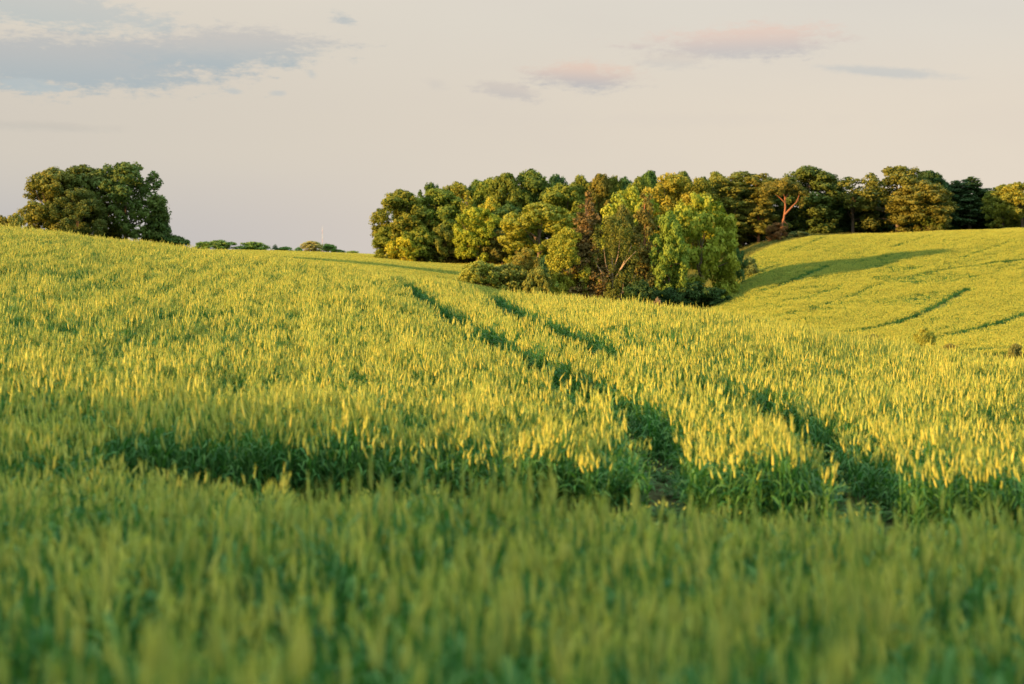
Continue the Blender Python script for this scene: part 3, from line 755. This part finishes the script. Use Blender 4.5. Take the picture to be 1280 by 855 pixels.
# --- the wood, left block
WD = [
('broad0', 500, 300, 240, 50, (.165, .145, .024), 'olive brown tree forming the outer edge of the wood by the open sky'),
('broad3', 488, 298, 282, 30, (.135, .140, .024), 'lower olive tree bulging from the outer edge of the wood'),
('bush0', 503, 292, 297, 15, (.34, .27, .025), 'bright yellow bush at the foot of the wood edge'),
('broad2', 548, 304, 238, 58, (.115, .125, .022), 'wide mid green tree next to the edge tree of the wood'),
('bush1', 524, 296, 284, 34, OLIVE, 'rounded yellow green low tree beside the bright yellow bush'),
('bush0', 552, 296, 282, 32, (.13, .125, .024), 'dull olive low tree along the foot of the wood'),
('broad4', 572, 297, 286, 30, BROWN, 'brownish low tree left of the bright spreading one at the wood edge'),
('oak0', 538, 322, 231, 24, DEEP, 'small dark crown poking above the wide mid green tree'),
('oak1', 571, 316, 230, 44, (.135, .130, .022), 'olive crown on the skyline behind the wide mid green tree'),
('broad0', 597, 318, 228, 40, (.085, .105, .022), 'dark green crown on the skyline above the bright spreading tree'),
('cone', 584, 300, 247, 26, (.215, .200, .028), 'pointed yellow crown rising beside the bright spreading tree'),
('oak0', 597, 291, 261, 44, BRIGHT, 'bright yellow green spreading tree at the front of the wood'),
('broad1', 612, 312, 226, 34, (.115, .125, .022), 'olive green skyline crown left of the tallest pair'),
('broad3', 613, 300, 250, 28, GOLD, 'small golden topped crown among dark green foliage'),
('broad2', 632, 306, 219, 40, (.130, .130, .022), 'broad olive crown, first of the tallest pair in the wood'),
('broad4', 664, 308, 215, 50, (.080, .105, .022), 'tallest dark green rounded crown in the middle of the wood'),
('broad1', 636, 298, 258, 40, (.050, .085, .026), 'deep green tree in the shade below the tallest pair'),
('bush1', 628, 292, 288, 34, (.145, .110, .028), 'reddish olive low tree between two bright trees at the wood foot'),
('oak1', 674, 280, 255, 66, (.185, .175, .026), 'large yellow green oak standing forward of the wood'),
('broad0', 700, 296, 233, 50, (.145, .135, .022), 'olive yellow tree behind the forward yellow green oak'),
('oak0', 695, 318, 221, 32, (.045, .085, .036), 'dark blue green crown on the skyline beside the tallest crown'),
('broad3', 726, 300, 224, 38, (.120, .125, .022), 'olive skyline crown above the red brown tree'),
('broad2', 751, 298, 220, 32, (.150, .125, .024), 'brownish olive pointed crown on the skyline above the birch'),
('feather', 769, 300, 224, 22, (.110, .120, .022), 'narrow green skyline crown with a notch beside it'),
('oak1', 781, 306, 224, 22, (.050, .085, .030), 'small dark crown in the notch of the skyline'),
('broad4', 799, 294, 224, 30, (.130, .130, .022), 'olive crown on the skyline above the bright clipped looking tree'),
('broad2', 812, 300, 216, 22, (.060, .095, .024), 'dark pointed crown on the skyline in the middle of the wood'),
('chestnut', 790, 246, 239, 58, (.215, .200, .028), 'bright rounded crown glowing behind the brown conifer'),
('feather', 838, 270, 221, 58, (.190, .160, .026), 'feathery golden olive tree behind the chestnut'),
('broad2', 853, 284, 217, 20, (.080, .105, .024), 'small pointed dark crown behind the feathery golden tree'),
('feather', 872, 268, 226, 42, (.165, .145, .026), 'dull golden rounded tree above the chestnut'),
('oak1', 880, 284, 224, 34, (.050, .085, .026), 'dark crown at the dip of the skyline above the chestnut'),
('broad2', 895, 282, 217, 20, (.120, .120, .026), 'slim olive pointed crown standing proud of the skyline'),
('pine1', 908, 270, 221, 40, (.125, .118, .026), 'tiered golden pine rising from the shoulder of the chestnut'),
('pine0', 928, 276, 216, 40, (.085, .095, .022), 'dark layered pine with a flat top'),
('pine2', 948, 270, 219, 36, (.125, .110, .024), 'pine with pale branches and a golden lower trunk'),
('broad1', 962, 282, 224, 34, (.080, .090, .022), 'dark crown behind the pine with the golden trunk'),
('broad4', 1010, 274, 210, 62, (.070, .085, .022), 'big dark rounded tree on the hilltop beside the red trunked pine'),
('broad2', 1038, 278, 226, 34, (.045, .070, .024), 'dark tree filling the dip between two big hilltop crowns'),
('sparse', 1066, 274, 222, 48, (.125, .115, .026), 'thin crowned tree letting the sky through on the hilltop'),
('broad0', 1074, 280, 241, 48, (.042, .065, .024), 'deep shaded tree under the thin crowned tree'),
('oak0', 1122, 270, 210, 72, (.118, .102, .024), 'large rust tinged round tree, biggest on the hilltop'),
('broad3', 1152, 264, 228, 56, (.135, .112, .024), 'russet olive drooping tree overhanging the crop on the hilltop'),
('bush1', 1160, 262, 268, 24, (.120, .125, .024), 'green low bush under the drooping russet tree', ),
('broad2', 1162, 278, 215, 34, (.040, .070, .024), 'dark tree at the shoulder of the largest hilltop crown'),
('broad4', 1178, 284, 228, 34, (.035, .060, .024), 'dark rounded tree stepping down to the black pines'),
('pine0', 1194, 284, 230, 26, (.035, .055, .024), 'smaller black green pine next to the stepped dark tree'),
('pine2', 1212, 282, 223, 38, (.035, .055, .022), 'ragged black green pine with sky showing between its tiers'),
('pine1', 1228, 286, 236, 24, (.035, .055, .022), 'short black pine leaning beside the ragged one'),
('spire', 1241, 284, 240, 24, (.032, .055, .024), 'dark cone shaped tree against the golden oak'),
('oak1', 1254, 276, 232, 34, (.150, .145, .026), 'smaller golden green tree attached to the golden oak'),
('oak0', 1278, 272, 229, 54, (.200, .170, .030), 'golden oak with a lit trunk at the end of the tree line'),
]
for row in WD:
    kd, px, d, top, w, col, lab = row
    nm = 'pine_tree' if kd.startswith('pine') else ('bush' if kd.startswith('bush') else 'broadleaf_tree')
    tree(kd, px, d, top, max(w * 1.32, 38 if d > 280 else 0), col, lab, nm, 'bush' if nm == 'bush' else 'tree', group=W_, bark=REDBARK if px == 948 else GREYB)
tree('redpine', 979, 262, 223, 56, (.135, .115, .028), 'leaning pine with a bare glowing red trunk and forked limb', 'pine_tree', bark=REDBARK, rotz=0.0)
tree('feather', 971, 258, 279, 24, (.19, .090, .040), 'rust brown dead bush at the foot of the red trunked pine', 'bush', 'bush')
tree('bush1', 997, 256, 289, 24, (.085, .095, .040), 'grey green low bush on the field edge beside the rust bush', 'bush', 'bush')
# shaded trees inside the wood, seen only through gaps
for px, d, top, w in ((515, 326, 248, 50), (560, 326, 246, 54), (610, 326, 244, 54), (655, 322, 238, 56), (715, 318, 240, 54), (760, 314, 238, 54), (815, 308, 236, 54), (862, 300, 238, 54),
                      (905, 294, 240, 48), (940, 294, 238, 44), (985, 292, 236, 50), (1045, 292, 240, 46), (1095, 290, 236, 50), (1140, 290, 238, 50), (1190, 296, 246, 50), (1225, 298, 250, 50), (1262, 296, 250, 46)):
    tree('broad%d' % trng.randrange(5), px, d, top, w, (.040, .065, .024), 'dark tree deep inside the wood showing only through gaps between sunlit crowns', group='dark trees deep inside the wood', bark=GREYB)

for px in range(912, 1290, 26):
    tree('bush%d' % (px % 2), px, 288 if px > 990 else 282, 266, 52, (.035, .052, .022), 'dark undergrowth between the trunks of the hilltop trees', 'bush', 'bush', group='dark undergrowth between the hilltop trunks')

# --- the mixed clump in the hollow
tree('bush0', 600, 186, 327, 46, (.200, .180, .036), 'golden green bush furthest out from the hollow clump', 'bush', 'bush')
tree('bush1', 636, 188, 331, 50, (.175, .170, .040), 'broad pale olive bush in the middle of the hollow bushes', 'bush', 'bush')
tree('feather', 657, 190, 312, 34, (.190, .160, .036), 'small slender golden tree rising from the hollow bushes', 'broadleaf_tree', 'tree', bark=BIRCHBARK)
tree('bush0', 672, 186, 336, 34, (.150, .140, .034), 'olive bush against the foot of the yellow willow like tree', 'bush', 'bush')
tree('bush1', 680, 204, 322, 24, (.055, .095, .036), 'small blue green bush behind the hollow bushes', 'bush', 'bush')
tree('feather', 710, 189, 288, 50, (.225, .205, .030), 'bright yellow feathery tree at the sunny end of the hollow clump', 'broadleaf_tree')
tree('cone', 734, 190.5, 250, 64, (.150, .085, .036), 'copper red pointed tree behind the birch', 'conifer_tree')
tree('birch', 766, 190, 272, 62, (.120, .110, .024), 'thin crowned birch with pale forked trunk at the front of the hollow clump', 'birch_tree', bark=BIRCHBARK, rotz=0.0)
tree('broad3', 778, 198, 262, 44, (.095, .090, .022), 'dark olive tree between the birch and the brown conifer', 'broadleaf_tree')
tree('spire', 806, 191, 247, 46, (.135, .095, .028), 'brown tinged narrow conifer with bare lower twigs', 'conifer_tree', bark=REDBARK)
tree('broad0', 836, 190, 268, 46, (.135, .165, .030), 'narrow green tree standing in front of the chestnut', 'broadleaf_tree')
tree('chestnut', 876, 198, 248, 90, (.190, .195, .026), 'big rounded chestnut with chunky golden green foliage', 'broadleaf_tree', depth=.9)
tree('bush1', 800, 184, 352, 44, (.030, .050, .016), 'dark undergrowth below the brown conifer', 'bush', 'bush')  # undergrowth leaves here coloured near black to stand in for the clump's shade
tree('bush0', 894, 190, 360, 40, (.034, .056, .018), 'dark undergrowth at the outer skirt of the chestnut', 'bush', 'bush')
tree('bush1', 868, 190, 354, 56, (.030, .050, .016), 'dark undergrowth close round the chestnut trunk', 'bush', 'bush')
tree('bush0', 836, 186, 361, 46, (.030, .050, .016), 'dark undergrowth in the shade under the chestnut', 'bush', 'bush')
tree('bush0', 822, 181, 373, 12, (.22, .14, .10), 'small dry pinkish shrub at the shaded foot of the hollow clump', 'bush', 'bush')
tree('bush1', 922, 208, 312, 24, (.060, .090, .030), 'low dark shrub tucked behind the chestnut on the grass bank', 'bush', 'bush')
tree('bush0', 936, 214, 322, 26, (.110, .120, .040), 'flat green shrub on the grass bank beyond the chestnut', 'bush', 'bush')
# --- scattered shrubs in the hollow on the right
tree('bush1', 1052, 109, 414, 13, (.270, .230, .060), 'small yellowish shrub at the lower end of a wheel track', 'bush', 'bush')
tree('bush0', 1090, 107, 419, 34, (.090, .095, .034), 'low dark spreading shrub in the bottom of the hollow', 'bush', 'bush')
tree('feather', 1155, 108, 410, 25, (.250, .230, .050), 'rounded golden shrub standing alone in the hollow', 'bush', 'bush')
tree('bush0', 1188, 105, 430, 24, (.160, .140, .045), 'low straw coloured shrub past the rounded golden shrub', 'bush', 'bush')
tree('bush0', 1270, 104, 430, 18, (.150, .140, .050), 'small dull shrub by the frame edge in the hollow', 'bush', 'bush')

# --- a far radio mast beyond the skyline bushes
mroot = bpy.data.objects.new('radio_mast', None); COL.objects.link(mroot)
md_ = 1500.0; mx0 = (403 - CX) / F * md_; mz0 = gz1(mx0, md_)
mroot.location = (mx0, md_, mz0); tag(mroot, 'slender haze paled red and white radio mast far beyond the skyline bushes', 'mast')
mh = (HY - 287) * md_ / F - mz0
def mast_mat(nm, c):
    m, g = new_mat(nm); o = g.n('ShaderNodeOutputMaterial'); p = g.n('ShaderNodeBsdfPrincipled')
    nz = g.noise(g.n('ShaderNodeTexCoord').outputs['Object'], 0.8, 3)
    g.set(p.inputs['Base Color'], g.mix(nz, tuple(c) + (1,), tuple(v_ * .85 for v_ in c) + (1,))); p.inputs['Roughness'].default_value = .6
    g.t.links.new(p.outputs[0], o.inputs[0]); return m
M_MR = mast_mat('hazed_mast_red', (.78, .52, .46)); M_MW = mast_mat('hazed_mast_white', (.82, .80, .76))  # both paints paled to stand in for distance haze
for k_ in range(6):
    tb = Tubes(); z0, z1 = mh * k_ / 6, mh * (k_ + 1) / 6
    for a in (0, 2.094, 4.189):
        tb.add([(.45 * math.cos(a), .45 * math.sin(a), z0), (.45 * math.cos(a), .45 * math.sin(a), z1)], [.05, .05], 5)
    nseg = 4
    for s in range(nseg):
        for a in (0, 2.094, 4.189):
            za, zb_ = z0 + (z1 - z0) * s / nseg, z0 + (z1 - z0) * (s + 1) / nseg
            tb.add([(.45 * math.cos(a), .45 * math.sin(a), za), (.45 * math.cos(a + 2.094), .45 * math.sin(a + 2.094), zb_)], [.025, .025], 4)
    o = link('mast_section', tb.mesh('mast_section', M_MR if k_ % 2 else M_MW), mroot)
tb = Tubes(); tb.add([(0, 0, mh - .5), (0, 0, mh + 4)], [.10, .04], 5); link('antenna', tb.mesh('antenna', M_MW), mroot)

# --- the tree row behind the viewpoint, towards the sun, that shades the near crop
for k_ in range(26):
    x_ = -74 + k_ * 2.5; y_ = -12 + (k_ % 2) * 1.6; w_ = 8.5
    h_ = float(np.interp(x_, [-74, -56, -46, -40, -33, -26, -20, -12], [9.7, 9.9, 9.5, 9.0, 7.9, 7.2, 6.2, 5.2])) - 0.9 + (trng.uniform(-1.2, 1.0) if x_ < -38 else trng.uniform(0.3, 1.0))
    cm, tmm, w0, h0 = PROTO['broad%d' % trng.randrange(5)]
    root = bpy.data.objects.new('broadleaf_tree', None); COL.objects.link(root)
    root.location = (x_, y_, gz1(x_, y_) - .3); root.scale = (w_ / w0, w_ / w0, h_ / h0); root.rotation_euler = (0, 0, trng.uniform(0, 6.28))
    tag(root, 'green tree of the field boundary row behind the viewpoint', 'tree', 'field boundary trees behind the viewpoint')
    c = link('crown', cm, root); c.color = (.10, .12, .025, 1); t_ = link('trunk', tmm, root); t_.color = tuple(GREYB) + (1,)
